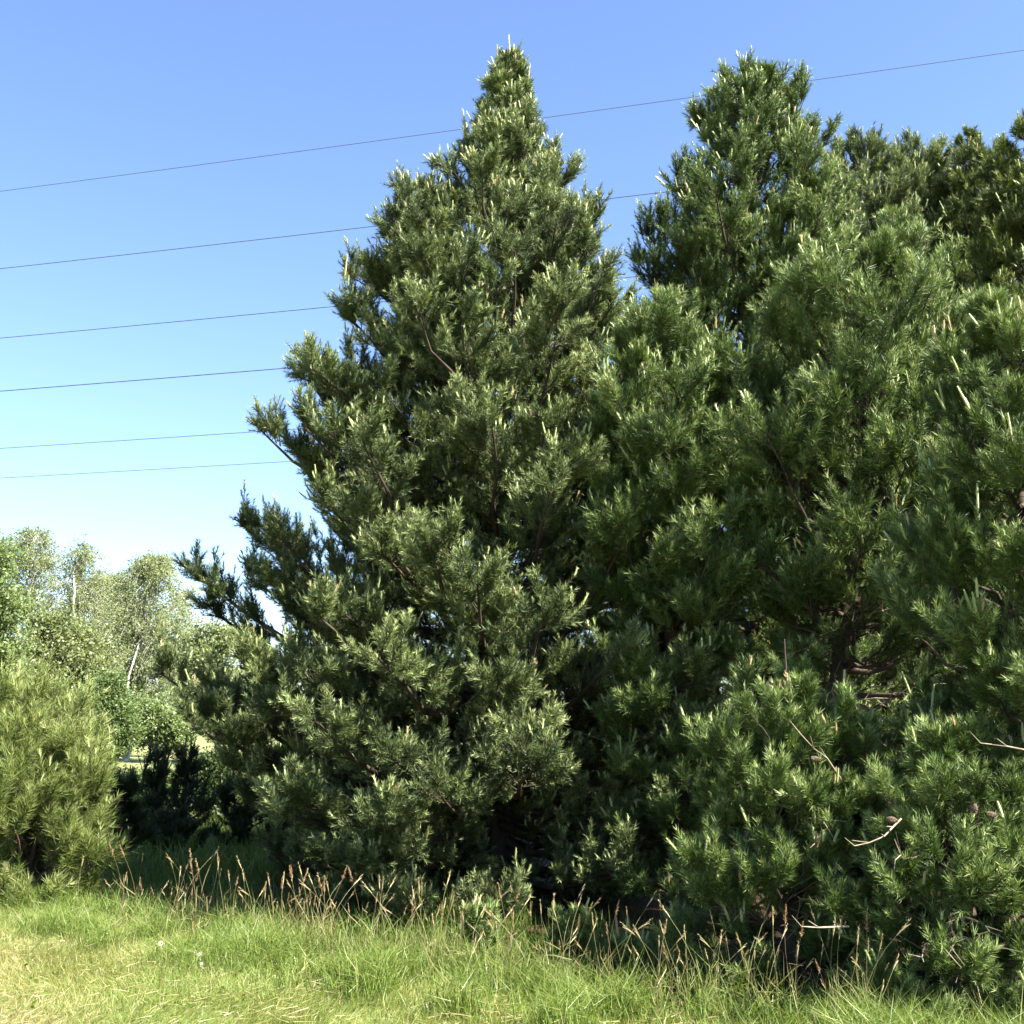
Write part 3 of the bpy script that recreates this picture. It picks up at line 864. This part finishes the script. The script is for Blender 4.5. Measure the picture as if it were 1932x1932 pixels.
# ------------------------------------------------------------------ tall seeding stalks, each a thing of its own
def stalk(kind, seed):
    rng = np.random.default_rng(seed)
    h = {'plume': 0.62, 'spike': 0.55, 'bent': 0.6, 'straw': 0.46}[kind]
    lean = {'plume': 0.07, 'spike': 0.04, 'bent': 0.28, 'straw': 0.12}[kind]
    K = 8
    t = np.linspace(0, 1, K)
    P = np.stack([lean * t ** 2.2, 0.05 * np.sin(t * 3 + seed), h * (t - 0.25 * lean * t ** 3)], 1)
    tone = {'plume': 0.8, 'spike': 0.45, 'bent': 0.3, 'straw': 0.5}[kind]
    st = Soup()
    st.tubes(P[None], (0.0019 * (1.1 - 0.6 * t))[None], 4, np.array([tone]))
    st.bent_blades(P[[1, 2, 3]], unit(rng.normal(size=(3, 3)) * 0.5 + UP), rng.normal(size=(3, 3)) * 0.7, 0.22, 0.006, rng, tone * 0.6)
    o = st.build('grass_stalk', M_STALK)
    hd = Soup()
    d = unit(P[-1] - P[-2])
    if kind == 'plume':
        n = 60
        w = rng.random(n)
        b = P[-1] + d * ((w - 0.35) * 0.10)[:, None]
        dd = unit(d + rng.normal(size=(n, 3)) * 0.5)
        hd.blades(b, dd, 0.022 * lerp(1.2, 0.5, w), 0.006, rng, rng.uniform(0.45, 1.0, n))
    else:
        k = np.linspace(0, 1, 6)
        L = {'spike': 0.085, 'bent': 0.11, 'straw': 0.07}[kind]
        hd.tubes((P[-1] + d * ((k - 0.1) * L)[:, None] - UP * (0.02 * k ** 2)[:, None])[None], (0.0042 * np.sin(math.pi * (0.15 + 0.8 * k)))[None], 5, np.array([0.35]))
        n = 36
        w = rng.random(n)
        hd.blades(P[-1] + d * (w * L)[:, None], unit(d + rng.normal(size=(n, 3)) * 0.35), 0.016, 0.004, rng, rng.uniform(0.1, 0.7, n))
    hd.build('seed_head', M_HEAD, o)
    return o

def stalks():
    rng = np.random.default_rng(53)
    labels = {'plume': ('reddish-brown feathery grass stalk standing upright at the dark pine edge', 'reddish feathery grass stalks'),
              'spike': ('straight grass stalk with pale spike at the dark pine edge', 'straight pale-spiked grass stalks'),
              'bent': ('long grass stalk bowing over with drooping pale head at the pine edge', 'bowed grass stalks'),
              'straw': ('short straw-coloured grass stalk leaning at the lawn edge', 'short leaning straw stalks')}
    kinds = list(labels)
    protos = {k: [stalk(k, 60 + 7 * j + i) for j in range(3)] for i, k in enumerate(kinds)}
    used = {k: 0 for k in kinds}
    spots = []
    clumps = [(570, 1655, 26, 40), (300, 1655, 22, 60), (620, 1680, 16, 30), (250, 1650, 8, 25), (410, 1660, 14, 45), (500, 1665, 16, 40), (720, 1690, 12, 40), (800, 1710, 18, 35),
              (880, 1720, 16, 40), (950, 1740, 18, 40), (1050, 1760, 14, 50), (1130, 1790, 16, 45), (1240, 1810, 14, 50), (1340, 1830, 16, 50), (1440, 1850, 14, 40),
              (1560, 1870, 14, 45), (1640, 1880, 12, 30), (120, 1700, 6, 60)]
    for (cx, cy, n, sp) in clumps:
        for _ in range(int(n * 1.15)):
            px = cx + rng.normal() * sp
            tpar = (px - 120) / (1640 - 120)
            py = 1745 + 240 * tpar + rng.normal() * 15 - 8
            spots.append((px, py))
    for px, py in spots:
        k = kinds[rng.choice(4, p=[0.28, 0.32, 0.2, 0.2] if px < 700 else [0.12, 0.30, 0.34, 0.24])]
        pr = protos[k][used[k] % 3]
        if used[k] < 3:
            o = pr
        else:
            o = pr.copy(); COL.objects.link(o)
            for ch in pr.children:
                c = ch.copy(); COL.objects.link(c); c.parent = o
        used[k] += 1
        g = ground_at(px, py)
        o.location = g
        o.rotation_euler = (rng.normal() * 0.08, rng.normal() * 0.08, rng.uniform(0, 6.28))
        sc = rng.uniform(0.42, 0.95)
        o.scale = (sc, sc, sc)
        tag(o, labels[k][0], 'grass stalk', labels[k][1])
stalks()

# ------------------------------------------------------------------ small plants
def daisy(px, py, label, r=0.014, stem=0.09):
    rng = np.random.default_rng(int(px * 7 + py))
    g = ground_at(px, py)
    root = empty('daisy', g, label, 'flower', 'white flowers in the grass')
    c = g + UP * stem
    s = Soup(); s.tubes(np.stack([g, c])[None], np.array([[0.0015, 0.0012]]), 5, np.array([0.1]))
    s.build('stem', M_STALK, root, g)
    s = Soup()
    for k in range(13):
        a = k / 13 * 6.2832
        o = np.array([math.cos(a), math.sin(a) * 0.7 - 0.1, 0.7 * math.sin(a) + 0.1]); w = np.array([-math.sin(a), math.cos(a) * 0.7, 0.7 * math.cos(a)]) * r * 0.24
        s.add([c + o * r * 0.2, c + o * r * 0.7 + w, c + o * r * 1.1, c + o * r * 0.7 - w], [(0, 1, 2, 3)])
    s.build('petals', M_PETAL, root, g)
    s = Soup()
    k = np.linspace(0, 1, 5)
    s.tubes((c + UP * (0.003 + 0.004 * k)[:, None])[None], (r * 0.35 * np.cos(k * 1.5))[None], 8)
    s.build('disc', M_DISC, root, g)
daisy(302, 1820, 'larger white daisy in the lawn, left of the other open one', 0.018, 0.13)
daisy(374, 1842, 'white daisy in the lawn, right of the larger one', 0.015, 0.13)
daisy(378, 1858, 'smallest white daisy in the lawn, just below another', 0.010, 0.12)
for i, (x, y, lab) in enumerate([(1885, 1915, 'white flower at the bottom right corner, lowest of its patch'),
                                 (1900, 1895, 'white flower in the bottom right patch, middle of its patch'),
                                 (1918, 1900, 'white flower nearest the right edge of the photo'),
                                 (1893, 1880, 'white flower highest in the bottom right patch')]):
    daisy(x, y, lab, 0.012, 0.09)

def weed(px, py, label, seed, h=0.3, n=26, size=0.07, tone=0.6):
    rng = np.random.default_rng(seed)
    g = ground_at(px, py)
    root = empty('leafy_weed', g, label, 'weed', 'leafy weeds at the right end of the lawn edge')
    st, lf = Soup(), Soup()
    tips = g + np.stack([rng.normal(size=n) * h * 0.45, rng.normal(size=n) * h * 0.35, h * rng.uniform(0.4, 1.0, n)], 1)
    mid = (g + tips) / 2 + UP * 0.05
    st.tubes(np.stack([np.broadcast_to(g, (n, 3)), mid, tips], 1), np.array([[0.003, 0.0025, 0.0015]]), 4, np.full(n, 0.1))
    lf.leaves(np.repeat(tips, 3, 0) + rng.normal(size=(3 * n, 3)) * size * 0.5, size * rng.uniform(0.6, 1.2, 3 * n), rng,
              np.clip(tone + rng.normal(size=3 * n) * 0.15, 0, 1), UP * 1.2, 0.42)
    st.build('stems', M_STALK, root, g)
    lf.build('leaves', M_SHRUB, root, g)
weed(1835, 1850, 'leafy green weed with pointed leaves under the low spreading pine', 71, 0.34, 24, 0.075, 0.75)
weed(1900, 1870, 'leafy weed patch at the right edge beside the white flowers', 72, 0.26, 30, 0.05, 0.6)
weed(1770, 1905, 'low leafy weed left of the pointed-leaf weed', 73, 0.18, 18, 0.05, 0.5)

# ------------------------------------------------------------------ overhead wires
WD = np.array([-3.934, 1.017, 0.0]); WD /= np.linalg.norm(WD)
for y0, rad, lab in [(361, 0.008, 'topmost thin overhead wire crossing above the pines'),
                     (507, 0.010, 'second overhead wire from the top, reappearing between the two tallest pines'),
                     (638, 0.010, 'third overhead wire from the top, ending at the left side of the tallest pine'),
                     (738, 0.012, 'fourth and thickest overhead wire from the top'),
                     (846, 0.008, 'fifth overhead wire from the top, second lowest'),
                     (902, 0.007, 'lowest overhead wire, just above the birches')]:
    p0 = at(0, y0, 30)
    K = 60
    k = np.linspace(-70, 62, K)
    P = p0 - WD * k[:, None]
    P[:, 2] += 0.00022 * (k - 14) ** 2 - 0.00022 * 14 ** 2
    s = Soup()
    s.tubes(P[None], np.full((1, K), rad), 6)
    tag(s.build('overhead_wire', M_WIRE, None, p0, True), lab, 'wire', 'overhead wires crossing the sky')
